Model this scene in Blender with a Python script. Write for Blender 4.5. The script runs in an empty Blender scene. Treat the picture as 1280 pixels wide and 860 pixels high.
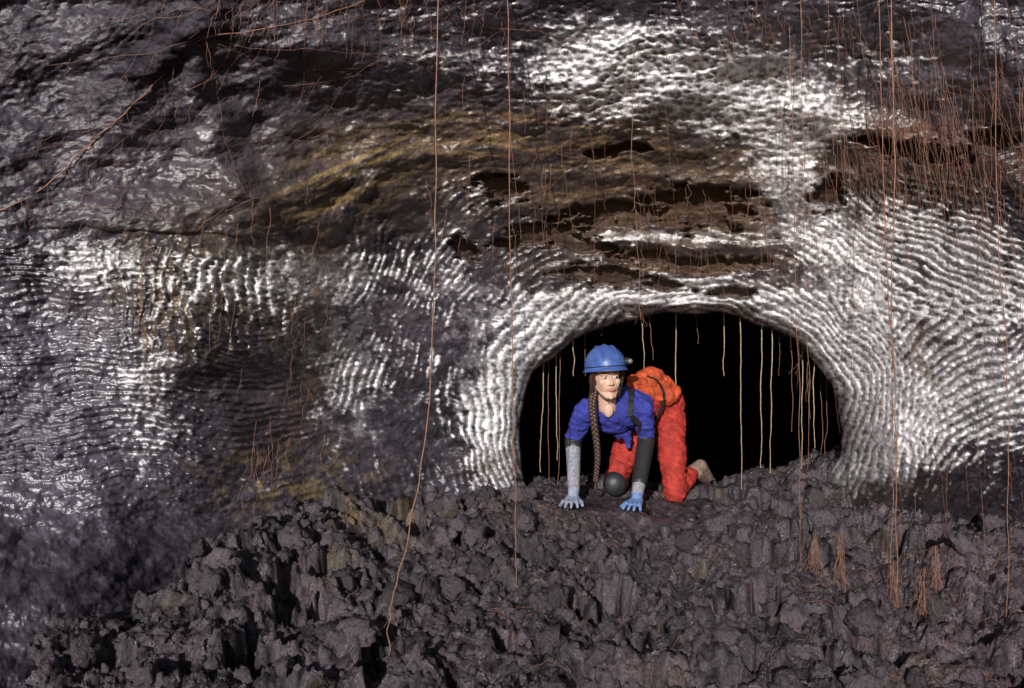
import bpy, bmesh, math, random
import numpy as np
from mathutils import Vector, Matrix
random.seed(4)
rng = np.random.RandomState(7)
F = 995.0          # focal length in image pixels: tangent * F
CZ = 0.75          # eye height above the sill of the passage (metres)

# ------------------------------------------------------------------ noise
PERM = np.concatenate([np.random.RandomState(11).permutation(256)]*3)
def _h(ix, iy, s):
    return PERM[(PERM[(ix + s*17) & 255] + iy) & 255]
def perlin(x, y, s=0):
    x = np.asarray(x, dtype=np.float64) + s*3.7; y = np.asarray(y, dtype=np.float64) + s*5.3
    xf = np.floor(x); yf = np.floor(y)
    ix = xf.astype(np.int64); iy = yf.astype(np.int64)
    fx = x-xf; fy = y-yf
    ux = fx*fx*fx*(fx*(fx*6-15)+10); uy = fy*fy*fy*(fy*(fy*6-15)+10)
    def g(dx, dy):
        a = _h(ix+dx, iy+dy, s)*(2*math.pi/256)
        return np.cos(a)*(fx-dx)+np.sin(a)*(fy-dy)
    a = g(0,0); b = g(1,0); c = g(0,1); d = g(1,1)
    return 1.5*((a+(b-a)*ux)*(1-uy)+(c+(d-c)*ux)*uy)
def fbm(x, y, s=0, o=4, gain=0.5):
    t = 0; a = 1.0; f = 1.0
    for i in range(o):
        t = t + a*perlin(x*f, y*f, s+i*3); a *= gain; f *= 2.03
    return t
def worley(x, y, s=0):
    xf = np.floor(x); yf = np.floor(y)
    ix = xf.astype(np.int64); iy = yf.astype(np.int64)
    f1 = np.full(x.shape, 9.0); f2 = np.full(x.shape, 9.0); idv = np.zeros(x.shape)
    for dx in (-1,0,1):
        for dy in (-1,0,1):
            h1 = _h(ix+dx, iy+dy, s)/256.0; h2 = _h(ix+dx, iy+dy, s+5)/256.0
            d = np.hypot(xf+dx+h1-x, yf+dy+h2-y)
            n = d < f1
            f2 = np.where(n, f1, np.minimum(f2, d)); f1 = np.where(n, d, f1); idv = np.where(n, h1, idv)
    return f1, f2, idv
def ss(a, b, x):
    t = np.clip((x-a)/(b-a), 0, 1); return t*t*(3-2*t)
def blob(x, y, cx, cy, rx, ry, ang=0.0):
    c, s = math.cos(ang), math.sin(ang)
    dx = x-cx; dy = y-cy
    a = (dx*c+dy*s)/rx; b = (-dx*s+dy*c)/ry
    return np.exp(-(a*a+b*b))

# ------------------------------------------------------------------ mesh helpers
def grid_mesh(name, V, nr, nc, flip=False):
    me = bpy.data.meshes.new(name)
    i = np.arange(nr*nc).reshape(nr, nc)
    a = i[:-1,:-1].ravel(); b = i[:-1,1:].ravel(); c = i[1:,1:].ravel(); d = i[1:,:-1].ravel()
    q = np.stack([a,d,c,b] if flip else [a,b,c,d], 1).astype(np.int32)
    n = len(q)
    me.vertices.add(nr*nc); me.vertices.foreach_set('co', V.astype(np.float32).ravel())
    me.loops.add(n*4); me.loops.foreach_set('vertex_index', q.ravel())
    me.polygons.add(n); me.polygons.foreach_set('loop_start', np.arange(0, n*4, 4, dtype=np.int32))
    me.polygons.foreach_set('loop_total', np.full(n, 4, dtype=np.int32))
    me.update(calc_edges=True)
    me.polygons.foreach_set('use_smooth', np.ones(n, dtype=bool))
    ob = bpy.data.objects.new(name, me); bpy.context.collection.objects.link(ob)
    return ob
def raw_mesh(name, V, faces, smooth=True):
    me = bpy.data.meshes.new(name); me.from_pydata([tuple(v) for v in V], [], faces); me.update()
    if smooth: me.polygons.foreach_set('use_smooth', np.ones(len(me.polygons), dtype=bool))
    ob = bpy.data.objects.new(name, me); bpy.context.collection.objects.link(ob)
    return ob
def set_col(me, name, rgb):
    at = me.color_attributes.new(name, 'FLOAT_COLOR', 'POINT')
    c = np.ones((len(me.vertices), 4), dtype=np.float32); c[:, :3] = rgb
    at.data.foreach_set('color', c.ravel())
def set_f(me, name, v):
    at = me.attributes.new(name, 'FLOAT', 'POINT'); at.data.foreach_set('value', v.astype(np.float32).ravel())

# ------------------------------------------------------------------ materials
def new_mat(name):
    m = bpy.data.materials.new(name); m.use_nodes = True
    nt = m.node_tree; b = nt.nodes['Principled BSDF']
    return m, nt, b
def simple_mat(name, col, rough=0.7, bump=0.0, scale=30, var=0.25, spec=0.5, sheen=0):
    m, nt, b = new_mat(name)
    N = nt.nodes; L = nt.links
    tc = N.new('ShaderNodeTexCoord'); nz = N.new('ShaderNodeTexNoise'); nz.inputs['Scale'].default_value = scale
    nz.inputs['Detail'].default_value = 4
    L.new(tc.outputs['Object'], nz.inputs['Vector'])
    cr = N.new('ShaderNodeValToRGB')
    cr.color_ramp.elements[0].position = .3; cr.color_ramp.elements[1].position = .7
    cr.color_ramp.elements[0].color = tuple(c*(1-var) for c in col)+(1,)
    cr.color_ramp.elements[1].color = tuple(min(1, c*(1+var)) for c in col)+(1,)
    L.new(nz.outputs['Fac'], cr.inputs['Fac']); L.new(cr.outputs['Color'], b.inputs['Base Color'])
    b.inputs['Roughness'].default_value = rough
    b.inputs['Specular IOR Level'].default_value = spec
    if bump > 0:
        bp = N.new('ShaderNodeBump'); bp.inputs['Strength'].default_value = 0.6; bp.inputs['Distance'].default_value = bump
        L.new(nz.outputs['Fac'], bp.inputs['Height']); L.new(bp.outputs['Normal'], b.inputs['Normal'])
    return m
def rock_mat(name, rough_lo, rough_hi, s1, dist, spec=0.5, lo=.5, hi=1.45):
    m, nt, b = new_mat(name); N = nt.nodes; L = nt.links
    at = N.new('ShaderNodeAttribute'); at.attribute_name = 'tint'
    wt = N.new('ShaderNodeAttribute'); wt.attribute_name = 'wet'
    tc = N.new('ShaderNodeTexCoord')
    n1 = N.new('ShaderNodeTexNoise'); n1.inputs['Scale'].default_value = s1; n1.inputs['Detail'].default_value = 4; n1.inputs['Roughness'].default_value = .72
    L.new(tc.outputs['Object'], n1.inputs['Vector'])
    mr = N.new('ShaderNodeMapRange'); mr.inputs['From Min'].default_value = .3; mr.inputs['From Max'].default_value = .7
    mr.inputs['To Min'].default_value = lo; mr.inputs['To Max'].default_value = hi
    L.new(n1.outputs['Fac'], mr.inputs['Value'])
    mx = N.new('ShaderNodeVectorMath'); mx.operation = 'SCALE'
    L.new(at.outputs['Color'], mx.inputs[0]); L.new(mr.outputs['Result'], mx.inputs['Scale'])
    L.new(mx.outputs['Vector'], b.inputs['Base Color'])
    rr = N.new('ShaderNodeMapRange'); rr.inputs['To Min'].default_value = rough_hi; rr.inputs['To Max'].default_value = rough_lo
    L.new(wt.outputs['Fac'], rr.inputs['Value']); L.new(rr.outputs['Result'], b.inputs['Roughness'])
    sp = N.new('ShaderNodeMath'); sp.operation = 'MULTIPLY'; sp.inputs[1].default_value = spec
    L.new(wt.outputs['Fac'], sp.inputs[0]); L.new(sp.outputs['Value'], b.inputs['Specular IOR Level'])
    bp = N.new('ShaderNodeBump'); bp.inputs['Strength'].default_value = .9; bp.inputs['Distance'].default_value = dist
    L.new(n1.outputs['Fac'], bp.inputs['Height']); L.new(bp.outputs['Normal'], b.inputs['Normal'])
    return m

# ------------------------------------------------------------------ cave wall
def axis(lo, a, b, hi, fine, coarse):
    return np.concatenate([np.arange(lo, a, coarse), np.arange(a, b, fine), np.arange(b, hi+coarse, coarse)])
ctrl = np.array([
 (-300,0,2.3),(0,0,2.72),(320,0,2.88),(640,0,3.12),(960,0,3.25),(1280,0,2.90),(1600,0,2.3),
 (-300,-250,2.2),(640,-250,2.7),(1600,-250,2.3),
 (0,120,2.78),(240,140,3.02),(450,120,3.28),(640,120,3.5),(850,110,3.5),(1060,100,3.5),(1280,120,3.0),
 (-300,240,2.3),(0,240,2.80),(200,250,2.97),(350,240,3.24),(500,230,3.58),(650,230,3.85),(850,220,3.92),(1000,220,3.85),(1150,230,3.55),(1280,240,3.12),(1600,240,2.4),
 (0,340,2.84),(100,340,2.92),(250,340,3.04),(380,340,3.42),(500,330,3.84),(640,330,4.08),(850,330,4.18),(1050,330,4.0),(1160,340,3.62),(1280,340,3.12),
 (-300,450,2.35),(0,450,2.86),(100,450,2.92),(230,450,3.04),(330,450,3.38),(430,450,3.84),(550,450,4.16),(640,450,4.30),(850,480,4.40),(1070,450,4.12),(1150,430,3.60),(1280,450,3.0),(1600,450,2.4),
 (0,560,2.85),(150,560,3.00),(300,560,3.35),(420,560,3.86),(550,560,4.22),(630,560,4.33),(1060,560,4.12),(1120,560,3.62),(1200,560,3.28),(1280,560,3.06),
 (0,660,2.68),(200,660,2.98),(400,660,3.75),(640,660,4.3),(850,660,4.5),(1050,660,4.3),(1200,660,3.7),(1280,660,3.35),(1600,660,2.5),
 (0,770,2.42),(100,790,2.48),(250,760,2.98),(500,800,4.0),(900,800,4.5),(1280,800,3.6),(-300,800,1.8),(0,1000,2.0),(640,1100,4.2),(1600,1100,2.8)], float)
def tps_fit(c):
    P = c[:, :2]/300.0; z = c[:, 2]; n = len(P)
    r = np.hypot(P[:,None,0]-P[None,:,0], P[:,None,1]-P[None,:,1])
    K = np.where(r > 0, r*r*np.log(r+1e-12), 0) + np.eye(n)*0.006
    A = np.zeros((n+3, n+3)); A[:n,:n] = K; A[:n,n] = 1; A[:n,n+1:] = P; A[n,:n] = 1; A[n+1:,:n] = P.T
    return P, np.linalg.solve(A, np.concatenate([z, [0,0,0]]))
TP, TW = tps_fit(ctrl)
def tps(x, y):
    x = x/300.0; y = y/300.0
    o = TW[-3]+TW[-2]*x+TW[-1]*y
    for k in range(len(TP)):
        r2 = (x-TP[k,0])**2+(y-TP[k,1])**2
        o = o + TW[k]*0.5*r2*np.log(r2+1e-12)
    return o
rim = [(-200,0),(-195,65),(-160,98),(-90,135),(0,152),(80,146),(150,115),(190,65),(202,5),(192,-45),(170,-85),(90,-140),(0,-150),(-110,-140),(-190,-75)]
ra = np.array([math.atan2(b, a) for a, b in rim]); rr_ = np.array([math.hypot(a, b) for a, b in rim])
o_ = np.argsort(ra); ra = ra[o_]; rr_ = rr_[o_]
def hole_d(x, y):
    dx = x-850; dy = 545-y
    th = np.arctan2(dy, dx); rho = np.hypot(dx, dy)
    r = 0
    for k in (-.1, 0, .1):
        r = r + np.interp(th+k, np.concatenate([ra-2*math.pi, ra, ra+2*math.pi]), np.concatenate([rr_, rr_, rr_]))/3
    return rho-r

def wall_fields(x, y):  # x, y are image pixels; the wall is laid out along camera rays
    """depth from the camera per image pixel, tint and wetness of the lava lining"""
    mx_ = x/240.0; my_ = y/240.0
    D = tps(x, y)
    hd = hole_d(x, y) + 5*fbm(x/60, y/60, 3, 3)
    D = D + 0.055*fbm(mx_*1.1, my_*1.9, 21, 3)*ss(-10, 120, hd) + 0.014*fbm(mx_*4, my_*7, 22, 3)
    wx = 26*fbm(mx_*1.1, my_*1.1, 31, 3, .45); wy = 20*fbm(mx_*1.1, my_*1.1, 37, 3, .45)
    X = x+wx; Y = y+wy
    lip = 288+0.05*(x-200)+10*fbm(mx_*2, my_*0+.5, 41, 3)-70*ss(330, 560, x)
    wl = ss(20, 90, x)*(1-ss(300, 420, x))
    D = D - 0.018*wl*np.where(y < lip, np.exp(-(lip-y)/45.0), 0)*ss(-16, 8, lip-y)
    nod = np.zeros_like(x)
    for cx, cy, a, b, an, h in [(235,120,26,34,.3,.08),(262,170,30,36,.7,.10),(300,205,22,26,.9,.07),(330,235,36,18,.6,.05),(205,75,60,16,-.6,.05),
                                (420,215,70,20,-.35,.05),(455,245,60,14,-.45,.04),(150,130,60,30,-.9,.04),(90,60,80,24,-.4,.04),(420,60,90,30,.3,.05),(560,90,120,26,.1,.04),
                                (760,80,90,30,-.3,.05),(900,60,60,40,.4,.04),(900,130,110,22,.15,.05),(1120,160,80,20,.2,.06),(1230,200,60,22,.3,.06),(1230,60,50,40,.1,.06),
                                (1000,240,24,50,-.5,.05),(1030,160,60,24,.2,.06),(560,200,110,12,-.1,.03),(640,270,90,12,-.3,.03),(845,297,125,7,0,.05),(870,374,140,8,0,.04),(830,225,130,10,.05,.04)]:
        nod = nod + h*blob(X, Y, cx, cy, a, b, an)
    D = D - nod
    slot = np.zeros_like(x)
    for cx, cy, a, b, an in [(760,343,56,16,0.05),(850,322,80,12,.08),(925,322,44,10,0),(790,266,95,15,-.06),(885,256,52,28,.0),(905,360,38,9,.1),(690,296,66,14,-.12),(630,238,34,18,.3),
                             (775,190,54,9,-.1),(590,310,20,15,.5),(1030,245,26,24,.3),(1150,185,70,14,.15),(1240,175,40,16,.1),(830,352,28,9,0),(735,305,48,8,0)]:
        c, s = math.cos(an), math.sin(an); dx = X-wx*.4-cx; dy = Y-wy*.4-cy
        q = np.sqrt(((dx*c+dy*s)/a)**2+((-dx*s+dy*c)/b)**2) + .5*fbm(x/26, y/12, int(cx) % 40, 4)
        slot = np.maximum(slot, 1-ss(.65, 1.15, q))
    D = D + .08*slot
    D = D - .05*blob(X, Y, 1180, 560, 90, 60)
    def ridge(ph, sp, p=1.6):
        return (0.5+0.5*np.sin(2*math.pi*ph/sp))**p
    low = fbm(x/95, y/95, 53, 2)
    jit = 8*low+2.4*perlin(x/30, y/30, 51)+1.3*perlin(x/12, y/12, 52)+.5*perlin(x/5, y/5, 57)
    ring = np.hypot((X-850)/1.12, (Y-525))
    w_ring = ss(370, 470, x)*(1-ss(1075, 1150, x))*ss(180, 300, y)
    w_ring = np.maximum(w_ring, (1-ss(60, 150, hd))*1.0)
    w_lh = (1-ss(330, 470, x))*ss(300, 360, y+.2*np.abs(x-150))*(1-ss(600, 700, y))
    w_sh = blob(x, y, 265, 370, 130, 85)*ss(-4, 10, y-lip)
    w_fan = ss(1075, 1130, x)*ss(350, 410, y)*(1-ss(620, 660, y))
    w_ru = ss(1040, 1110, x)*ss(190, 240, y)*(1-ss(370, 420, y))
    w_up = (1-ss(230, 300, y))
    # fine ripples riding on unequal wider flow bands
    band = .6*ridge(ring*1.0+jit*2.0, 33, 1.0)+.4*ridge(ring+jit*1.2, 21, 1.0); band2 = .6*ridge(Y+jit*2, 37, 1.0)+.4*ridge(Y+.3*X+jit, 23, 1.0)
    r1 = ridge(ring+jit, 8.8)*(.5+.75*band); r2 = ridge(Y+.06*X-30*np.exp(-((x-330)/90)**2)+jit, 9.2)*(.5+.7*band2); r3 = ridge(X+.22*(y-300)+jit*1.6, 14)
    rf = ridge(np.hypot(X-1335, (Y-700)*1.0)+jit, 11.0)*(.6+.6*band2); ru = ridge(Y-.45*X+jit, 11.0)*(.6+.6*band)
    r7 = ridge(Y+np.where(x < 420, .55, .0)*(X-420)+.1*X+jit*1.5, 12)
    bn = perlin(x/8.0, y/4.5, 61)+.5*perlin(x/16, y/16, 62)
    bead = .40+.9*np.clip(bn+.40, 0, 1.3)
    patch = .15+.85*ss(-.30, .22, fbm(mx_*2.6, my_*3.4, 66, 5, .6))
    patch = np.maximum(patch, .85*ss(1040, 1110, x)*ss(200, 260, y)); patch = np.maximum(patch, .8*(1-ss(30, 80, hd))); patch = np.maximum(patch, .65*(1-ss(330, 430, x))*ss(300, 340, y))
    R = 1.0*w_ring*r1 + .95*w_lh*r2*(1-w_sh*.7) + 1.3*w_sh*r3 + 1.3*w_fan*rf + 1.25*w_ru*ru + (.15+.3*ss(380, 560, x))*w_up*r7
    cross = ridge(np.arctan2(Y-525, X-850)*260+jit*2, 15, 1.0)
    R = R*(.65+.35*cross*w_ring+.35*(1-w_ring))*bead*patch
    f1, f2, _ = worley(x/13+.3*perlin(x/20, y/20, 8), y/7+.3*perlin(x/20, y/20, 18), 4)
    w_dim = np.clip(blob(x, y, 850, 110, 200, 90)*1.2+blob(x, y, 560, 100, 160, 60)*.5, 0, 1)
    dim = np.clip(1-f1*1.3, 0, 1)
    quiet = 1-.55*(1-ss(350, 520, x))*(1-ss(260, 310, y))
    D = D - .0140*R*ss(-6, 10, hd)*(1-slot*.6) + .013*w_dim*dim - (.0026*perlin(x/9, y/9, 71) + .0018*perlin(x/4.2, y/4.2, 72))*quiet
    D = D - .008*fbm(x/26+y/60, y/16, 77, 3)
    D = D + .20*np.exp(-np.maximum(hd, 0)/14.0)
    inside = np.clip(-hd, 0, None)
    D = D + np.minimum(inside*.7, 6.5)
    # ---- tint
    big = fbm(mx_*1.2, my_*1.2, 81, 4); fin = fbm(x/18, y/18, 85, 4); fi2 = fbm(x/6, y/4.5, 88, 2)
    base = np.array([.050, .042, .055])
    col = base*(1+.5*big+.4*fin+.3*fi2)[..., None]
    tan = np.clip(blob(x, y, 640, 200, 330, 75, -.03)+.9*blob(x, y, 840, 290, 200, 80)+.8*blob(x,y,1130,190,170,60)+.6*blob(x,y,300,340,180,80)+.5*blob(x, y, 380, 450, 60, 150), 0, 1)[..., None]*(.75+.5*fin)[..., None]
    col = col*(1-.8*tan)+np.array([.098, .066, .045])*.8*tan
    grey = np.clip(blob(x, y, 60, 500, 150, 130)+.25*blob(x, y, 100, 640, 150, 60), 0, 1)[..., None]
    gl = (1-.6*ridge(Y+.05*X+jit*.6, 17, 6)*ss(400, 440, y)*(1-ss(590, 620, y)))[..., None]
    col = col*(1-.8*grey)+np.array([.105, .100, .130])*grey*.8*(1+.3*fin)[..., None]*gl
    # flash glare painted into the tint as pale patches, strongest on ridge crests
    glare = (1.3*blob(x, y, 740, 90, 66, 60, .5)+1.5*blob(x, y, 880, 105, 170, 62, .15)+1.05*blob(x, y, 1010, 150, 80, 34, .2)
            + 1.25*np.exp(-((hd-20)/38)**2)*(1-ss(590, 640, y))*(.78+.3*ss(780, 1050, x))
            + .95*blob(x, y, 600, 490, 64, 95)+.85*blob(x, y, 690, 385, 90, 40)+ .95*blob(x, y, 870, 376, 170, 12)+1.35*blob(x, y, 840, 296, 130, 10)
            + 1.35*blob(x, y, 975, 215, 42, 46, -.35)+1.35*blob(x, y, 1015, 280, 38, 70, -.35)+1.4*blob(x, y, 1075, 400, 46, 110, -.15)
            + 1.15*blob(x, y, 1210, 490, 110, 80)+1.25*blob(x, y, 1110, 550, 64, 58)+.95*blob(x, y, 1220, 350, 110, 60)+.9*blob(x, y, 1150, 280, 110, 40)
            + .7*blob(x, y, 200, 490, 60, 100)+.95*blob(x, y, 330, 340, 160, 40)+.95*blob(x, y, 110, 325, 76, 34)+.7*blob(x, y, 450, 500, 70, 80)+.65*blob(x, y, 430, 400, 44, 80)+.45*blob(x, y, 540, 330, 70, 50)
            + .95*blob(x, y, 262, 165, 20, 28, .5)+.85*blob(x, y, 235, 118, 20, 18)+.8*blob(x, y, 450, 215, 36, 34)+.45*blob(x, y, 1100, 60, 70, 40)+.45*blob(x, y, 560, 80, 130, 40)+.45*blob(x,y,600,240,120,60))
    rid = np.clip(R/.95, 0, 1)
    cm = np.clip(glare, 0, 1.3)
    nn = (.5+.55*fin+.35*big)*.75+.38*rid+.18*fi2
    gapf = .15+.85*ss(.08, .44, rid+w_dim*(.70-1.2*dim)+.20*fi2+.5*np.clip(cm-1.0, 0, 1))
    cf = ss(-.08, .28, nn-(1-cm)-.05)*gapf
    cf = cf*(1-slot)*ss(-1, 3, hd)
    glare_col = np.array([.74, .725, .755])*(1+.15*fin+.12*fi2)[..., None]
    col = col*(1-cf[..., None]*.94)+glare_col*cf[..., None]*.94
    def stain_shade(mask, c, amt=.8):
        nonlocal col
        m = np.clip(mask, 0, 1)[..., None]*amt
        col = col*(1-m)+np.array(c)*m*(1+.35*fin)[..., None]
    strk = ss(-.05, .45, fbm(x/9, y/70, 91, 3)+.1); blot = ss(-.05, .4, fbm(x/30, y/22, 95, 4)); flow = ss(0, .45, fbm((x+y*1.2)/110, (y-x*-.45)/9, 97, 4)+.05)
    flow2 = ss(-.05, .4, fbm(X/120, Y/12, 98, 4))
    stain_shade(blob(x, y, 260, 380, 95, 80)*strk*(1-.75*rid), (.17, .12, .045), .7)
    stain_shade(blob(x, y, 190, 430, 10, 60)*strk, (.14, .06, .02), .8)
    stain_shade(blob(x, y, 385, 450, 28, 130, .15)*ss(-.3, .3, fbm(x/9, y/60, 99, 3))*(1-.6*rid), (.12, .065, .042), .8)
    stain_shade(blob(x, y, 430, 225, 120, 40, -.5)*flow*1.1, (.25, .17, .07), .7)
    stain_shade(blob(x, y, 690, 172, 200, 34, 0)*flow2*1.2, (.22, .14, .065), .65)
    stain_shade(blob(x, y, 350, 600, 90, 36)*blot*1.2, (.24, .17, .08), .7)
    stain_shade(blob(x, y, 830, 250, 150, 40)*flow2, (.18, .115, .06), .7)
    stain_shade(blob(x, y, 840, 335, 150, 24)*flow2*.8, (.18, .11, .055), .7)
    stain_shade(blob(x, y, 1150, 180, 140, 32, .15)*1.2*flow2+.4*blob(x, y, 1160, 180, 120, 20, .15), (.13, .06, .036), .8)
    stain_shade(blob(x, y, 1160, 440, 24, 55)*blot*1.2, (.15, .11, .07), .7)
    stain_shade(blob(x, y, 1110, 612, 80, 18), (.05, .036, .03), .9)  # brown zone below the lobe, its shadow painted into the tint
    stain_shade(blob(x, y, 980, 45, 60, 26)*blot, (.10, .05, .03), .8)
    stain_shade(blob(x, y, 610, 585, 26, 22), (.06, .035, .025), .7)
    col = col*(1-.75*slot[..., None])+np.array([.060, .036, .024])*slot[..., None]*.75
    dk = 1-ss(-7, -2, hd)  # tunnel interior painted near black, standing in for unlit depth
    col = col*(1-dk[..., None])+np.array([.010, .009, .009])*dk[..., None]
    wet = np.clip(.50+.6*cf+.35*big+.3*w_sh+.3*rid-.22*(1-ss(250, 480, x))*(1-ss(250, 300, y))-.25*ss(640, 720, y), 0, 1)*(1-slot*.7)*(1-dk)
    return D, np.clip(col, .004, .85), wet

xs = axis(-330, -20, 1300, 1620, 1.3, 6.0)
ys = np.concatenate([np.arange(-250, -15, 8.0), np.arange(-15, 660, 1.3), np.arange(660, 875, 2.0), np.arange(875, 1050, 8.0)])
GX, GY = np.meshgrid(xs, ys)
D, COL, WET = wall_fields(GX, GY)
U = (GX-640)/F; Vv = (430-GY)/F
V = np.stack([U*D, D, CZ+Vv*D], -1)
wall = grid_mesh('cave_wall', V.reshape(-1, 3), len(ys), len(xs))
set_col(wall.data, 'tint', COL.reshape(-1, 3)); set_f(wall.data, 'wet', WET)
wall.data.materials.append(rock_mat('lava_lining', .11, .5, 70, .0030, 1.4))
def wallD(px, py):
    i = int(np.clip(np.searchsorted(ys, py), 0, len(ys)-1)); j = int(np.clip(np.searchsorted(xs, px), 0, len(xs)-1))
    return D[i, j]
def wallP(px, py):
    d = wallD(px, py); return Vector(((px-640)/F*d, d, CZ+(430-py)/F*d))
def ceilZ(X, Yy, z0=0.6):
    z = z0
    while z < 3.2:
        if wallD(X/Yy*F+640, 430-(z-CZ)/Yy*F) <= Yy: return z
        z += .01
    return z

# ------------------------------------------------------------------ ground
def ground_z(x, y, full=True):
    x = np.asarray(x, float); y = np.asarray(y, float)
    z = -0.12*(4.35-y)
    z = np.where(y > 4.35, -.02*(y-4.35), z)
    z = z - .42*np.clip(y-4.95, 0, 3) 
    z = z + .12*(1-ss(-1.1, -.35, x)) + .16*ss(1.55, 2.2, x) + .05*blob(x, y, 0.0, 3.9, .5, .4) - .05*blob(x, y, 1.05, 4.7, .3, .4)
    z = z + .07*fbm(x*1.1, y*1.1, 5, 3)*(1-.6*blob(x, y, .8, 4.4, .6, .5)) - .045
    if not full: return z
    calm = 1-.8*np.clip(blob(x, y, .75, 4.3, .6, .5)+blob(x, y, .45, 4.0, .3, .25), 0, 1)
    wx = x+.10*fbm(x*4, y*4, 12, 5, .6); wy = y+.10*fbm(x*4, y*4, 14, 5, .6)
    crust = ss(-.15, .30, fbm(x*1.7, y*1.7, 15, 3))       # flatter crusted patches
    f1, f2, idv = worley(wx*4.2, wy*4.2, 2)
    l1 = ss(0, .7, f2-f1)*np.clip(1-f1*f1, 0, 1)*(.3+.8*idv)
    g1, g2, id2 = worley(wx*12, wy*12, 6)
    l2 = ss(0, .6, g2-g1)*np.clip(1-g1*g1, 0, 1)*(.2+1.0*id2)
    h1, h2, id3 = worley(wx*34, wy*34, 9)
    l3 = ss(0, .6, h2-h1)*np.clip(1-h1*h1, 0, 1)*(.4+.8*id3)
    pits = ss(.18, .42, fbm(x*3.4, y*3.4, 19, 4))
    z = z + calm*(.055*l1*(1-.3*crust) + .030*l2*(1-.5*crust) + .012*l3 + .045*fbm(x*4.5, y*4.5, 35, 5, .5)-.14*pits) - .02
    return z
gy = np.concatenate([np.arange(.4, 1.9, .03), np.arange(1.9, 3.2, .0062), np.arange(3.2, 5.0, .0088), np.arange(5.0, 11.5, .05)])
gu = np.concatenate([np.arange(-1.3, -.68, .02), np.arange(-.68, .68, .0017), np.arange(.68, 1.3, .02)])
UU, YY = np.meshgrid(gu, gy)
XX = UU*YY
ZZ = ground_z(XX, YY)
ground = grid_mesh('ground', np.stack([XX, YY, ZZ], -1).reshape(-1, 3), len(gy), len(gu))
f = fbm(XX*5, YY*5, 44, 4); f2_ = fbm(XX*25, YY*25, 46, 3)
gc = np.array([.048, .038, .045])*(1+.7*f+.6*f2_)[..., None]
red = np.clip(ss(.9, 1.9, XX)*(1-ss(3.0, 3.9, YY))+.5*ss(.0, .5, f), 0, 1)[..., None]*.6
gc = gc*(1-red)+np.array([.058, .032, .042])*red*(1+.5*f2_)[..., None]
yl = (blob(XX, YY, -.75, 3.75, .5, .35)*ss(.0, .4, fbm(XX*7, YY*7, 48, 3))+ .6*blob(XX, YY, .05, 3.9, .25, .2)*ss(0, .4, f2_)+.25*ss(.35, .7, fbm(XX*2.6, YY*2.6, 49, 4)))[..., None]
gc = gc*(1-.7*yl)+np.array([.16, .115, .06])*.7*yl
set_col(ground.data, 'tint', np.clip(gc, .004, .5).reshape(-1, 3)); set_f(ground.data, 'wet', np.clip(.5+.7*f2_+.3*ss(.8, 2, XX), 0, 1))
gm = rock_mat('aa_lava', .20, .7, 80, .014, 1.1, .35, 1.7)
ground.data.materials.append(gm)

# loose clinker
def blobs_mesh(n):
    Vs = []; Fs = []; T = []; off = 0
    protos = []
    for k in range(16):
        bm = bmesh.new(); bmesh.ops.create_icosphere(bm, subdivisions=3 if k < 8 else 2, radius=1)
        co = np.array([v.co[:] for v in bm.verts]); fc = np.array([[v.index for v in f.verts] for f in bm.faces]); bm.free()
        r = 1+.45*perlin(co[:, 0]*1.6+k*9, co[:, 1]*1.6+co[:, 2]*1.3, k)+.35*perlin(co[:, 0]*3.2+co[:, 2]*2, co[:, 1]*3.2-co[:, 2]*2+k*5, k+3)+.16*perlin(co[:, 0]*7+co[:, 2]*5, co[:, 1]*7-co[:, 2]*5, k+6)
        protos.append((co*r[:, None], fc))
    for i in range(n):
        y = 2.0+2.5*math.sqrt(rng.rand()); u = rng.uniform(-.62, .64); x = u*y
        if math.hypot((x-.75)/.6, (y-4.25)/.5) < 1: continue
        if float(fbm(np.array(x*2.2), np.array(y*2.2), 61, 2)) < -.12+rng.uniform(-.3, .3): continue
        g0 = float(ground_z(x, y))
        if wallD(u*F+640, 430-(g0-CZ)/y*F) < y+.02: continue
        big_ = rng.rand() > .85
        s = rng.uniform(.022, .065) if big_ else rng.uniform(.006, .020)
        co, fc = protos[rng.randint(8) if big_ else 8+rng.randint(8)]
        Mm = np.linalg.qr(rng.normal(size=(3, 3)))[0]
        P = (co*np.array([1, rng.uniform(.6, 1), rng.uniform(.5, .9)])@Mm.T)*s + np.array([x, y, g0+s*.15])
        Vs.append(P); Fs.append(fc+off); off += len(P)
        c = np.array([.050, .038, .044])*rng.uniform(.5, 1.7)
        T.append(np.repeat(c[None], len(P), 0))
    return np.concatenate(Vs), np.concatenate(Fs), np.concatenate(T)
BV, BF, BT = blobs_mesh(4200)
me = bpy.data.meshes.new('lava_rubble')
me.vertices.add(len(BV)); me.vertices.foreach_set('co', BV.astype(np.float32).ravel())
me.loops.add(len(BF)*3); me.loops.foreach_set('vertex_index', BF.astype(np.int32).ravel())
me.polygons.add(len(BF)); me.polygons.foreach_set('loop_start', np.arange(0, len(BF)*3, 3, dtype=np.int32)); me.polygons.foreach_set('loop_total', np.full(len(BF), 3, dtype=np.int32))
me.update(calc_edges=True); me.polygons.foreach_set('use_smooth', np.ones(len(BF), dtype=bool))
rub = bpy.data.objects.new('lava_rubble', me); bpy.context.collection.objects.link(rub)
set_col(me, 'tint', BT); set_f(me, 'wet', np.full(len(BV), .5)); me.materials.append(gm)

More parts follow.
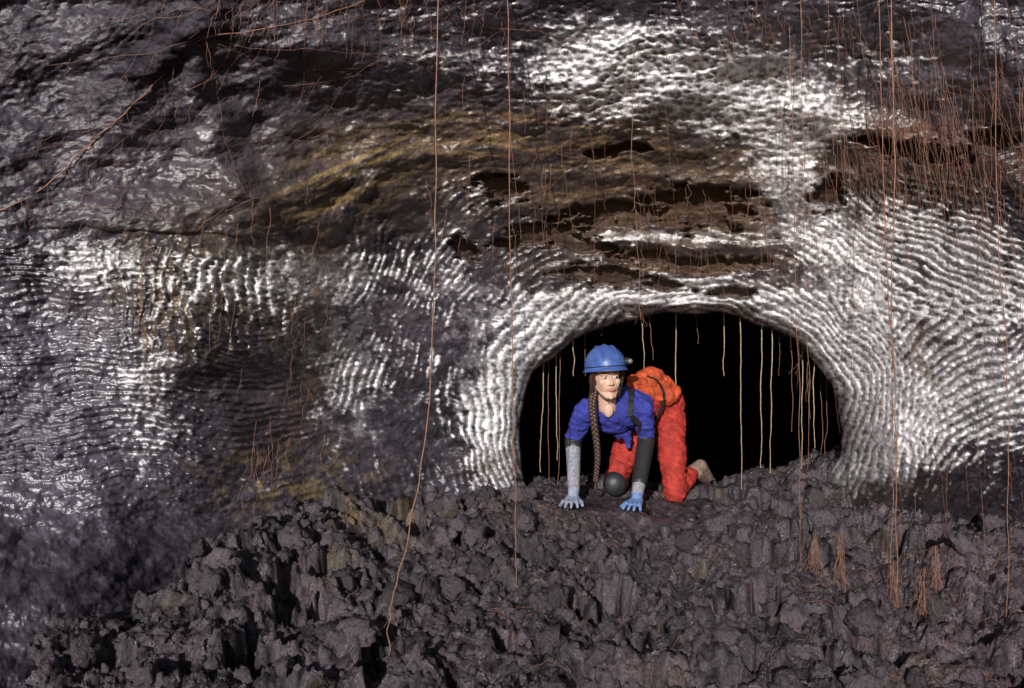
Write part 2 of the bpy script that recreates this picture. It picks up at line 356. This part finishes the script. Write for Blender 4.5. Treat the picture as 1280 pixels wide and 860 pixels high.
# ------------------------------------------------------------------ roots
class Tubes:
    def __init__(s): s.V = []; s.F = []; s.n = 0
    def add(s, pts, r0, r1, k=5):
        pts = [Vector(p) for p in pts]; m = len(pts)
        for i, p in enumerate(pts):
            t = (pts[min(i+1, m-1)]-pts[max(i-1, 0)])
            t = t.normalized() if t.length > 1e-9 else Vector((0, 0, 1))
            a = t.cross(Vector((.3, 1, .1))).normalized(); b = t.cross(a)
            r = r0+(r1-r0)*i/(m-1)
            for j in range(k):
                q = 2*math.pi*j/k; s.V.append(p+a*(r*math.cos(q))+b*(r*math.sin(q)))
        for i in range(m-1):
            for j in range(k):
                s.F.append((s.n+i*k+j, s.n+i*k+(j+1) % k, s.n+(i+1)*k+(j+1) % k, s.n+(i+1)*k+j))
        s.n += m*k
    def make(s, name, mat):
        ob = raw_mesh(name, s.V, s.F); ob.data.materials.append(mat); return ob
root_m = simple_mat('root_bark', (.22, .105, .07), .6, .001, 60, .4)
rootp_m = simple_mat('pale_root', (.36, .27, .18), .55, .001, 60, .4)
def wiggle(p0, p1, n, amp, seed):
    P = []
    for i in range(n):
        t = i/(n-1); p = p0.lerp(p1, t)
        w = amp*min(1, t*4)
        p = p+Vector((w*float(perlin(t*3+seed, .3, 1)+.25*perlin(t*14+seed, .3, 4)), w*float(perlin(t*3+seed, 7.3, 2)), 0)); P.append(p)
    return P
def path(pts, n, amp, seed):
    pts = [Vector(p) for p in pts]; out = []
    for i in range(len(pts)-1):
        for j in range(n):
            t = j/n
            a = pts[max(i-1, 0)]; b = pts[i]; c = pts[i+1]; d = pts[min(i+2, len(pts)-1)]
            out.append(0.5*((2*b)+(c-a)*t+(2*a-5*b+4*c-d)*t*t+(3*b-a-3*c+d)*t**3))
    out.append(pts[-1])
    return [p+Vector((amp*float(perlin(i*.21+seed, .4, 3)), amp*float(perlin(i*.21+seed, 9.4, 5)), 0)) for i, p in enumerate(out)]
def gz(x, y): return float(ground_z(x, y))
def long_root(pts, r, seed, mat=root_m, hairs=12, end=True):
    T = Tubes(); P = path(pts, 16, .008, seed); T.add(P, r, r*.7, 6)
    for i in range(hairs):
        q = random.choice(P[4:]); l = random.uniform(.03, .12)
        e = q+Vector((random.uniform(-.03, .03), random.uniform(-.03, .03), -l))
        T.add(wiggle(q, e, 6, .01, i*3.1), .0008, .0004, 4)
    return T.make('hanging_root', mat)
def lr(x, y, pts, r, seed, **k):
    zt = ceilZ(x, y)+.05
    long_root([(x, y, zt)]+pts, r, seed, **k)
lr(-.275, 2.95, [(-.285, 2.95, 1.3), (-.295, 2.93, .7), (-.335, 2.85, .25), (-.39, 2.72, -.05), (-.405, 2.6, -.18), (-.37, 2.5, gz(-.37, 2.5)+.01)], .0028, 1)
lr(-.02, 3.1, [(-.01, 3.1, 1.4), (.0, 3.1, .7), (.01, 3.1, .2), (.02, 3.08, gz(.02, 3.08)+.01)], .0022, 3)
lr(1.42, 3.0, [(1.44, 3.0, 1.5), (1.44, 3.02, .9), (1.46, 3.02, .3), (1.47, 3.05, gz(1.47, 3.05)+.01)], .0026, 5)
lr(1.40, 3.04, [(1.42, 3.05, 1.4), (1.45, 3.05, .8), (1.46, 3.05, .3), (1.45, 3.06, gz(1.45, 3.06)+.01)], .0018, 6)
lr(1.15, 3.3, [(1.17, 3.3, 1.2), (1.19, 3.3, .5), (1.2, 3.3, gz(1.2, 3.3)+.01)], .0016, 7)
lr(1.72, 2.85, [(1.74, 2.85, 1.2), (1.76, 2.82, .5), (1.74, 2.80, gz(1.74, 2.80)+.01)], .0017, 8)
lr(.50, 3.3, [(.5, 3.3, 1.5), (.52, 3.3, 1.2), (.53, 3.3, .85)], .0013, 9)
lr(1.16, 3.2, [(1.17, 3.2, 1.5), (1.18, 3.2, 1.0), (1.2, 3.2, .45)], .0014, 10)
P = [wallP(x, y)+Vector((0, -.010, 0)) for x, y in [(-10,268),(50,240),(110,185),(160,140),(205,95),(250,52),(330,38),(400,22),(450,4),(500,-20)]]
long_root(P, .0028, 12, hairs=20)
T = Tubes(); T2 = Tubes()
mouth = [(680,590,1),(686,600,0),(695,575,1),(700,610,0),(716,470,1),(730,470,0),(801,465,1),(845,605,1),(812,450,0),(905,470,1),(925,612,1),(952,585,1),(965,600,1),
         (988,540,0),(1003,610,1),(1010,600,0),(1018,560,1),(1026,600,0),(1034,570,0),(870,430,0),(975,470,0),(755,420,0),(1000,460,0)]
for i, (px, py, big_) in enumerate(mouth):
    Yr = 4.55+.15*random.random(); X = (px-640)/F*Yr
    zt = ceilZ(X, Yr, .5)+.03; zb = CZ-(py-430)/F*Yr
    zb = max(zb, gz(X, Yr))
    if zb > zt-.05: zb = zt-.1
    (T2 if big_ else T).add(wiggle(Vector((X, Yr, zt)), Vector((X+random.uniform(-.02, .02), Yr, zb)), 30, .010, i*7.7), .0032 if big_ else .0020, .0020 if big_ else .0012, 5)
T.make('hanging_roots', root_m); T2.make('hanging_roots', rootp_m)
T = Tubes()
def rootlets(n, cx, cy, rx, ry, lmin, lmax, off=.03):
    for i in range(n):
        px = random.gauss(cx, rx); py = random.gauss(cy, ry)
        if py < -120 or px < -50 or px > 1400: continue
        if float(hole_d(np.array(px), np.array(py))) < 15: continue
        p = wallP(px, py); l = random.uniform(lmin, lmax)*random.uniform(.4, 1)
        e = p+Vector((random.uniform(-.04, .04)*l*3, -random.uniform(.02, off+.08), -l))
        q = wallD(e.x/e.y*F+640, 430-(e.z-CZ)/e.y*F)
        if q-.01 < e.y: e = e*((q-.02)/e.y)+Vector((0, 0, CZ*(1-(q-.02)/e.y)))
        m = 14; r = random.uniform(.0006, .0012)
        T.add(wiggle(p+Vector((0, .01, 0)), e, m, random.uniform(.006, .02), i*1.37+cx), r, r*.6, 3)
def creepers(n, x0, x1, y0, y1, L, ang):
    # roots running over the lining
    for i in range(n):
        px = random.uniform(x0, x1); py = random.uniform(y0, y1); a = ang+random.gauss(0, .35); pts = []
        for j in range(random.randint(8, L)):
            a += random.gauss(0, .14); px += 9*math.cos(a); py += 9*math.sin(a)
            if not (-60 < px < 1340 and -60 < py < 640): break
            if float(hole_d(np.array(px), np.array(py))) < 12: break
            w_ = wallP(px, py); pts.append(w_*(1-.012/w_.y)+Vector((0, 0, CZ*.012/w_.y)))
        if len(pts) > 4:
            r = random.uniform(.0006, .0013); T.add(pts, r, r*.5, 4)
creepers(22, -20, 400, -20, 200, 34, -.45); creepers(14, 300, 700, -20, 120, 26, .2); creepers(16, 0, 350, 180, 300, 24, -.3); creepers(20, 1040, 1280, 60, 420, 24, 1.2); creepers(8, 450, 800, 140, 280, 24, .1)
rootlets(190, 1130, 110, 100, 70, .15, .9, .1)
rootlets(60, 1180, 170, 60, 20, .1, .45)
rootlets(50, 930, 20, 80, 25, .1, .35)
rootlets(90, 440, 0, 110, 15, .06, .28)
rootlets(60, 1040, 230, 60, 60, .2, .9)
rootlets(60, 830, 290, 110, 50, .1, .4)
rootlets(40, 700, 200, 90, 80, .15, .7)
rootlets(24, 240, 330, 90, 60, .1, .5)
rootlets(20, 380, 450, 20, 90, .1, .3)
rootlets(16, 330, 540, 12, 30, .2, .5)
rootlets(40, 1250, 300, 30, 120, .2, .9)
rootlets(50, 200, 150, 150, 90, .05, .2)
rootlets(40, 1130, 480, 50, 60, .2, .6)
for (x, y, h) in [(1.46,3.04,.28),(1.30,3.15,.25),(1.62,3.05,.2),(1.22,3.2,.2),(1.5,2.9,.22)]:
    for k in range(22):
        a = random.uniform(0, 6.28); rr = random.uniform(.01, .06)
        b = Vector((x+rr*math.cos(a), y+rr*math.sin(a), 0)); b.z = gz(b.x, b.y)+.004
        T.add(wiggle(Vector((x+random.gauss(0, .006), y, gz(x, y)+h*random.uniform(.3, 1))), b, 8, .012, k*2.2), .0011, .0006, 3)
for k in range(220):   # threads lying on the clinker
    y = random.uniform(2.2, 3.9); x = random.uniform(-.2, 1.9)
    a = random.uniform(0, 6.28); pts = []
    for j in range(9):
        a += random.uniform(-.5, .5); x += .022*math.cos(a); y += .022*math.sin(a); pts.append((x, y, gz(x, y)+.006))
    T.add(pts, .0011, .0007, 3)
T.make('root_mat', root_m)

# ------------------------------------------------------------------ caver
parent = bpy.data.objects.new('caver', None); bpy.context.collection.objects.link(parent)
def child(ob, name):
    ob.name = name; ob.parent = parent; return ob
M = {
 'shirt': simple_mat('blue_shirt', (.034, .040, .24), .9, .005, 26, .35, .2),
 'suit': simple_mat('red_trousers', (.32, .030, .022), .75, .006, 22, .35, .25),
 'pack': simple_mat('orange_pack_cloth', (.44, .070, .024), .7, .006, 22, .35, .3),
 'pad': simple_mat('black_pad', (.018, .018, .021), .5, .002, 60, .3),
 'gaunt': simple_mat('grey_sleeve', (.23, .23, .27), .85, .004, 60, .35, .3),
 'glove': simple_mat('blue_glove', (.11, .19, .40), .8, .002, 90, .3),
 'gloveg': simple_mat('grey_glove', (.22, .25, .33), .8, .002, 90, .3),
 'boot': simple_mat('brown_boot', (.18, .12, .10), .65, .002, 60, .4),
 'skin': simple_mat('skin', (.54, .34, .26), .5, .0003, 60, .06, .4),
 'lip': simple_mat('lips', (.42, .15, .13), .4, 0, 60, .05),
 'brow': simple_mat('brow_hair', (.10, .055, .035), .7, 0, 60, .2),
 'hair': simple_mat('dark_brown_hair', (.045, .020, .014), .45, .002, 120, .5),
 'helmet': simple_mat('blue_helmet_shell', (.045, .095, .31), .42, .0006, 25, .25, .5),
 'white': simple_mat('eye_white', (.6, .58, .56), .3, 0, 10, .02),
 'iris': simple_mat('eye_iris', (.02, .015, .012), .2, 0, 10, .02),
 'strap': simple_mat('black_strap', (.012, .012, .014), .6, .001, 90, .2),
 'lamp': simple_mat('lamp_lens', (.15, .15, .14), .2, 0, 10, .02),
}
class Prims:
    def __init__(s): s.L = []
    def cap(s, a, ra, b, rb, tag): s.L.append(('c', Vector(a), ra, Vector(b), rb, tag))
    def ell(s, c, r, tag, rot=None): s.L.append(('e', Vector(c), Vector(r), rot or Matrix.Identity(3), 0, tag))
    def mesh(s):
        bm = bmesh.new()
        for p in s.L:
            if p[0] == 'e':
                m = Matrix.Translation(p[1]) @ p[3].to_4x4() @ Matrix.Diagonal((*p[2], 1))
                bmesh.ops.create_icosphere(bm, subdivisions=3, radius=1, matrix=m)
            else:
                a, ra, b, rb = p[1:5]; n = max(2, int((b-a).length/(min(ra, rb)*.45))+1)
                for i in range(n+1):
                    t = i/n
                    bmesh.ops.create_icosphere(bm, subdivisions=2, radius=(ra+(rb-ra)*t)*1.03, matrix=Matrix.Translation(a.lerp(b, t)))
        return bm
    def build(s, name, voxel, smooth, order):
        bm = s.mesh(); me = bpy.data.meshes.new(name+'_raw'); bm.to_mesh(me); bm.free()
        ob = bpy.data.objects.new(name, me); bpy.context.collection.objects.link(ob)
        r = ob.modifiers.new('r', 'REMESH'); r.mode = 'VOXEL'; r.voxel_size = voxel; r.use_smooth_shade = True
        sm = ob.modifiers.new('s', 'SMOOTH'); sm.iterations = smooth; sm.factor = .5
        dg = bpy.context.evaluated_depsgraph_get(); dg.update()
        me2 = bpy.data.meshes.new_from_object(ob.evaluated_get(dg))
        ob.modifiers.clear(); ob.data = me2
        me2.materials.clear()
        for t in order: me2.materials.append(M[t])
        n = len(me2.polygons); c = np.zeros(n*3, dtype=np.float32); me2.polygons.foreach_get('center', c); c = c.reshape(-1, 3).astype(float)
        best = np.full(n, 1e9); idx = np.zeros(n, dtype=np.int32)
        for p in s.L:
            if p[0] == 'e':
                R = np.array(p[3]); q = (c-np.array(p[1]))@R; rad = np.array(p[2])
                k = np.linalg.norm(q/rad, axis=1); d = (k-1)*rad.min()
            else:
                a = np.array(p[1]); b = np.array(p[3]); ab = b-a
                t = np.clip(((c-a)@ab)/(ab@ab+1e-12), 0, 1); d = np.linalg.norm(c-(a+t[:, None]*ab), axis=1)-(p[2]+(p[4]-p[2])*t)
            m = d < best; best[m] = d[m]; idx[m] = order.index(p[-1])
        me2.polygons.foreach_set('material_index', idx)
        me2.polygons.foreach_set('use_smooth', np.ones(n, dtype=bool))
        return ob, c
B = Prims()
def gmax(x0, x1, y0, y1):
    a, b = np.meshgrid(np.linspace(x0, x1, 12), np.linspace(y0, y1, 12)); return float(np.percentile(ground_z(a, b), 85))
gR = gmax(.24, .36, 3.93, 4.1); gL = gmax(.53, .68, 3.90, 4.06)
shR = Vector((.390, 4.20, .400)); shL = Vector((.695, 4.24, .405)); neck = Vector((.50, 4.19, .455))
chest = Vector((.545, 4.27, .395)); waist = Vector((.68, 4.44, .40)); pel = Vector((.83, 4.62, .44))
elR = Vector((.330, 4.30, .235)); wrR = Vector((.318, 4.10, gR+.075))
elL = Vector((.725, 4.30, .235)); wrL = Vector((.640, 4.06, gL+.065))
B.ell(chest, (.145, .12, .122), 'shirt'); B.ell(chest+Vector((-.01, -.04, .0)), (.12, .09, .10), 'shirt')
B.cap(shR, .056, shL, .058, 'shirt')
B.cap(neck+Vector((.0, .04, -.015)), .052, shR+Vector((.02, .02, .01)), .048, 'shirt'); B.cap(neck+Vector((.0, .04, -.015)), .052, shL+Vector((-.02, .02, .01)), .048, 'shirt')
B.cap(chest, .115, waist, .112, 'shirt')
B.cap(waist+Vector((.03, .03, .01)), .105, pel, .120, 'suit')
B.ell(pel+Vector((.0, 0, -.01)), (.140, .13, .125), 'suit')
B.cap((.68, 4.40, .535), .048, (.79, 4.48, .555), .066, 'pack'); B.cap((.79, 4.48, .555), .066, (.895, 4.53, .47), .064, 'pack'); B.cap((.70, 4.42, .49), .05, (.86, 4.50, .46), .06, 'pack')
B.cap(neck+Vector((0, .02, -.03)), .050, neck+Vector((-.005, -.02, .04)), .046, 'skin')
B.ell((.50, 4.125, .413), (.028, .02, .045), 'skin')
for s_, e_, w_, sl in ((shR, elR, wrR, 'gaunt'), (shL, elL, wrL, 'pad')):
    B.cap(s_, .058, s_.lerp(e_, .5), .050, 'shirt'); B.cap(s_.lerp(e_, .5), .050, e_, .043, 'shirt')
    if sl == 'gaunt':
        B.cap(e_, .045, e_.lerp(w_, .15), .045, 'pad'); B.cap(e_.lerp(w_, .15), .041, w_, .031, 'gaunt')
    else:
        B.cap(e_, .048, e_.lerp(w_, .8), .040, 'pad'); B.cap(e_.lerp(w_, .8), .034, w_, .031, 'gaunt')
def hand(w, g, tag, side, yaw):
    c, s = math.cos(yaw), math.sin(yaw)
    def T(x, y, z): return Vector((w.x+x*c-y*s, w.y+x*s+y*c, z))
    B.cap(w, .031, T(0, -.02, g+.038), .026, tag)
    for i in range(4):
        bx = (-.030+.020*i)*-side
        B.cap(T(bx*.6, -.02, g+.034), .016, T(bx, -.085, g+.026), .0125, tag)
        L = [.066, .078, .072, .056][3-i]
        sp = bx*.45
        k1 = T(bx+sp*.4, -.085-L*.5, g+.032); k2 = T(bx+sp, -.085-L*.98, g+.012)
        B.cap(T(bx, -.085, g+.026), .0105, k1, .0098, tag); B.cap(k1, .0098, k2, .0082, tag)
    B.cap(T(.022*side, -.03, g+.03), .014, T(.052*side, -.065, g+.02), .0115, tag)
    B.cap(T(.052*side, -.065, g+.02), .011, T(.062*side, -.098, g+.012), .009, tag)
hand(wrR, gR, 'gloveg', 1, -.25); hand(wrL, gL, 'glove', -1, -.35)
hpR = Vector((.75, 4.60, .40)); hpL = Vector((.905, 4.62, .40))
gk1 = gz(.565, 4.36); gk2 = gz(.905, 4.40)
knR = Vector((.565, 4.36, gk1+.07)); knL = Vector((.900, 4.40, gk2+.07))
anR = Vector((.66, 4.74, gz(.66, 4.74)+.05)); anL = Vector((1.05, 4.64, gz(1.05, 4.64)+.085))
for h, k, a in ((hpR, knR, anR), (hpL, knL, anL)):
    B.cap(h, .092, h.lerp(k, .5), .080, 'suit'); B.cap(h.lerp(k, .5), .080, k, .060, 'suit')
    B.cap(k, .058, k.lerp(a, .4), .056, 'suit'); B.cap(k.lerp(a, .4), .056, a, .040, 'suit')
B.ell(knR+Vector((-.005, -.03, .0)), (.066, .048, .066), 'pad')
B.ell(knL+Vector((-.0, -.02, -.03)), (.05, .05, .045), 'suit')
t = Vector((.68, 4.88, 0)); t.z = gz(t.x, t.y)+.035
B.cap(anR, .046, anR+Vector((.01, .05, .0)), .044, 'boot'); B.cap(anR+Vector((.01, .05, .0)), .042, t, .034, 'boot')
t = Vector((1.15, 4.74, 0)); t.z = gz(t.x, t.y)+.035
hl = anL+Vector((.055, .03, .035))
B.cap(anL, .043, hl, .040, 'boot'); B.cap(hl, .040, t+Vector((.01, .0, .01)), .036, 'boot'); B.cap(anL+Vector((.03, 0, 0)), .036, t, .034, 'boot')
B.cap((.60, 4.30, .33), .05, (.625, 4.30, .20), .016, 'shirt'); B.cap((.56, 4.28, .32), .05, (.58, 4.30, .26), .03, 'shirt')
B.cap((.69, 4.34, .36), .06, (.71, 4.36, .30), .04, 'shirt')
order = ['shirt', 'suit', 'pack', 'pad', 'gaunt', 'glove', 'gloveg', 'boot', 'skin']
body, cc = B.build('body', .0042, 3, order)
me = body.data; n = len(me.vertices)
co = np.zeros(n*3, dtype=np.float32); me.vertices.foreach_get('co', co); co = co.reshape(-1, 3).astype(float)
no = np.zeros(n*3, dtype=np.float32); me.vertices.foreach_get('normal', no); no = no.reshape(-1, 3)
pm = np.zeros(len(me.polygons), dtype=np.int32); me.polygons.foreach_get('material_index', pm)
vc = np.zeros(n)
for p in me.polygons:
    if pm[p.index] < 3:
        for v in p.vertices: vc[v] = 1
fold = fbm(co[:, 0]*7+co[:, 1]*5, co[:, 2]*12+co[:, 0]*5, 3, 3); fold = 1-np.abs(fold)*2.2
co += no*(vc*.0080*fold)[:, None]
me.vertices.foreach_set('co', co.astype(np.float32).ravel()); me.update()
child(body, 'body')
def band_(pts, w, t, name, mat):
    V_ = []; F_ = []; pts = [Vector(p) for p in pts]; m = len(pts)
    for i, p in enumerate(pts):
        tg = (pts[min(i+1, m-1)]-pts[max(i-1, 0)]).normalized(); out = (p-Vector((.60, 4.34, .38))).normalized()
        sd = tg.cross(out).normalized(); o = sd.cross(tg).normalized()
        for a, b in ((-1, -1), (1, -1), (1, 1), (-1, 1)): V_.append(p+sd*(w*a)+o*(t*b))
    for i in range(m-1):
        for j in range(4): F_.append((i*4+j, i*4+(j+1) % 4, (i+1)*4+(j+1) % 4, (i+1)*4+j))
    F_ += [(0, 1, 2, 3), ((m-1)*4+3, (m-1)*4+2, (m-1)*4+1, (m-1)*4)]
    ob = raw_mesh(name, V_, F_, False); ob.data.materials.append(mat); child(ob, name)
from mathutils.bvhtree import BVHTree
dg = bpy.context.evaluated_depsgraph_get(); bvh = BVHTree.FromObject(body, dg)
def snap(p, off=.005):
    l, nn_, i, d = bvh.find_nearest(Vector(p)); return l+nn_*off
band_([snap(p) for p in path([(.66, 4.32, .52), (.635, 4.25, .50), (.625, 4.17, .45), (.632, 4.14, .40), (.65, 4.16, .34), (.69, 4.24, .30)], 5, 0, 1)], .013, .003, 'shoulder_strap', M['strap'])
band_([snap(p) for p in path([(.74, 4.36, .58), (.80, 4.40, .55), (.84, 4.42, .48), (.84, 4.42, .38), (.80, 4.44, .30)], 5, 0, 1)], .013, .003, 'waist_belt', M['strap'])

# head (built in its own frame, face towards -y), then turned
H = Prims()
H.ell((0, .012, .028), (.072, .090, .098), 'skin'); H.ell((0, -.020, -.030), (.060, .066, .066), 'skin')
H.ell((0, -.040, -.082), (.032, .036, .030), 'skin'); H.ell((0, -.066, -.098), (.016, .014, .014), 'skin')
H.cap((-.046, -.01, -.05), .020, (-.015, -.053, -.092), .017, 'skin'); H.cap((.046, -.01, -.05), .020, (.015, -.053, -.092), .017, 'skin')
H.cap((-.036, -.058, -.022), .021, (-.030, -.052, -.04), .02, 'skin'); H.cap((.036, -.058, -.022), .021, (.030, -.052, -.04), .02, 'skin')
H.cap((0, -.080, .008), .008, (0, -.099, -.028), .0085, 'skin'); H.ell((0, -.095, -.033), (.011, .010, .008), 'skin'); H.ell((-.009, -.088, -.035), (.006, .008, .005), 'skin'); H.ell((.009, -.088, -.035), (.006, .008, .005), 'skin')
H.cap((-.045, -.064, .020), .008, (-.014, -.079, .018), .008, 'skin'); H.cap((.045, -.064, .020), .008, (.014, -.079, .018), .008, 'skin')
H.cap((-.046, -.070, .023), .0030, (-.018, -.084, .024), .0034, 'brow'); H.cap((.046, -.070, .023), .0030, (.018, -.084, .024), .0034, 'brow')
H.cap((-.018, -.080, -.061), .0045, (.018, -.080, -.061), .0045, 'lip'); H.cap((-.009, -.085, -.058), .0048, (.009, -.085, -.058), .0048, 'lip'); H.cap((-.009, -.084, -.066), .0055, (.009, -.084, -.066), .0055, 'lip')
H.ell((-.073, .008, -.006), (.009, .018, .030), 'skin'); H.ell((.073, .008, -.006), (.009, .018, .030), 'skin')
H.cap((0, .02, -.06), .046, (0.01, .05, -.15), .048, 'skin')
head, _ = H.build('head', .0022, 3, ['skin', 'brow', 'lip'])
HM = Matrix.Translation((.487, 4.115, .575)) @ Matrix.Rotation(math.radians(9), 4, 'Z') @ Matrix.Rotation(math.radians(-3), 4, 'Y') @ Matrix.Rotation(math.radians(-3), 4, 'X')
parts = [head]
def uv(name, c, r, mat, seg=24):
    bm = bmesh.new(); bmesh.ops.create_uvsphere(bm, u_segments=seg, v_segments=seg//2, radius=1, matrix=Matrix.Translation(c) @ Matrix.Diagonal((*r, 1)))
    me = bpy.data.meshes.new(name); bm.to_mesh(me); bm.free(); me.polygons.foreach_set('use_smooth', [True]*len(me.polygons)); me.materials.append(mat)
    ob = bpy.data.objects.new(name, me); bpy.context.collection.objects.link(ob); parts.append(ob); return ob
for sx in (-1, 1):
    uv('eye', (.029*sx, -.0725, .002), (.0135, .012, .0062), M['white']); uv('iris', (.029*sx+.002, -.0828, .002), (.0055, .003, .0055), M['iris'])
    uv('eyelid', (.029*sx, -.0720, .0080), (.016, .0130, .0040), M['skin'])
T = Tubes()
for i in range(150):
    sx = random.choice((-1, 1)); a = random.uniform(.15, 1.0)
    top = Vector((sx*random.uniform(.045, .076), -.072*a+.02, .045)); mid = Vector((sx*random.uniform(.068, .084), -.045*a+.02, -.02)); low = Vector((sx*random.uniform(.055, .075)-.01, .03-.05*a*.4, -.10)); 
    T.add([top, top.lerp(mid, .5)+Vector((sx*.008, -.003, 0)), mid, mid.lerp(low, .5)+Vector((sx*.004, 0, 0)), low], .0035, .0025, 5)
hair = T.make('hair', M['hair']); parts.append(hair)
uv('hair_back', (0, .035, -.01), (.082, .080, .09), M['hair'])
def helmet():
    V_ = []; F_ = []; ns = 48; prof = []
    for i in range(15):
        t = i/14*math.pi/2*.99; prof.append((math.cos(t), math.sin(t)))
    prof = [(1.08, -.26), (1.08, -.22), (1.02, -.17), (1.0, -.08)] + prof
    inner = [(1.05, -.27), (.97, -.20), (.95, 0), (.8, .55), (.3, .88)]
    ring = list(reversed(inner))+prof
    for (r, z) in ring:
        for j in range(ns):
            a = 2*math.pi*j/ns; br = 1+(.07*max(0, -math.sin(a))**3 if z < -.15 else 0)
            V_.append(Vector((.106*r*math.cos(a)*br, .008+.130*r*math.sin(a)*br, .062+.108*z)))
    for i in range(len(ring)-1):
        for j in range(ns): F_.append((i*ns+j, i*ns+(j+1) % ns, (i+1)*ns+(j+1) % ns, (i+1)*ns+j))
    ob = raw_mesh('helmet', V_, F_); ob.data.materials.append(M['helmet']); return ob
hel = helmet(); parts.append(hel)
T = Tubes()
for ox in (-.038, 0, .038):
    T.add([Vector((ox, .008+.130*math.cos(t)*math.sqrt(1-(ox/.106)**2)*-1, .062+.109*math.sin(t)*math.sqrt(1-(ox/.106)**2))) for t in np.linspace(.25, 2.9, 20)], .0055, .0055, 8)
rib = T.make('helmet_ribs', M['helmet']); parts.append(rib)
T = Tubes(); el = [Vector((.108*math.cos(a), .008+.132*math.sin(a), .058)) for a in np.linspace(0, 2*math.pi, 40)]
T.add(el, .0025, .0025, 6); parts.append(T.make('lamp_band', M['strap']))
uv('headlamp', (.100, -.060, .078), (.026, .026, .020), M['strap']); uv('headlamp_lens', (.109, -.084, .078), (.012, .006, .012), M['lamp'])
T = Tubes()
for sx in (-1, 1): T.add([(sx*.085, -.01, .04), (sx*.072, -.03, -.04), (sx*.045, -.045, -.09), (sx*.01, -.058, -.116)], .0025, .0025, 6)
parts.append(T.make('chin_strap', M['strap']))
for ob in parts:
    ob.matrix_world = HM; ob.parent = parent
T = Tubes()
bp0 = [(.425, 4.12, .50), (.412, 4.09, .44), (.418, 4.075, .36), (.432, 4.08, .26), (.44, 4.09, .17), (.435, 4.10, .09), (.43, 4.10, .04)]
P = path(bp0, 14, 0, 1)
for s_ in range(3):
    q = []
    for i, p in enumerate(P):
        w = i*.62+s_*2.094; k = 1-.35*i/len(P)
        q.append(p+Vector((.013*k*math.sin(w), -.008*k*math.sin(2*w), 0)))
    T.add(q, .0125, .006, 8)
for k in range(14):
    T.add(wiggle(P[-1], P[-1]+Vector((random.uniform(-.01, .01), random.uniform(-.01, .01), -.04)), 4, .003, k), .003, .001, 4)
child(T.make('braid', M['hair']), 'braid')

# ------------------------------------------------------------------ light, sky, camera
sun_el, sun_az = math.radians(19), math.radians(15)      # azimuth measured towards -x from straight behind the camera
d = Vector((-math.sin(sun_az)*math.cos(sun_el), -math.cos(sun_az)*math.cos(sun_el), math.sin(sun_el)))
sl = bpy.data.lights.new('sun', 'SUN'); sl.energy = 5.0; sl.angle = math.radians(.5); sl.color = (1, .97, .93)
so = bpy.data.objects.new('sun', sl); so.rotation_euler = d.to_track_quat('Z', 'Y').to_euler(); so.location = d*10; bpy.context.collection.objects.link(so)
w = bpy.data.worlds.new('World'); bpy.context.scene.world = w; w.use_nodes = True
nt = w.node_tree; bg = nt.nodes['Background']; sky = nt.nodes.new('ShaderNodeTexSky'); sky.sky_type = 'NISHITA'; sky.sun_disc = False
sky.sun_elevation = sun_el; sky.sun_rotation = math.atan2(d.x, d.y)
nt.links.new(sky.outputs['Color'], bg.inputs['Color']); bg.inputs['Strength'].default_value = .05
cam = bpy.data.cameras.new('camera'); cam.sensor_width = 36; cam.lens = 36*F/1280; cam.clip_end = 200; cam.clip_start = .05
cob = bpy.data.objects.new('camera', cam); cob.location = (0, 0, CZ); cob.rotation_euler = (math.radians(90), 0, 0); bpy.context.collection.objects.link(cob)
bpy.context.scene.camera = cob
vs = bpy.context.scene.view_settings; vs.view_transform = 'Standard'; vs.look = 'None'; vs.exposure = 0
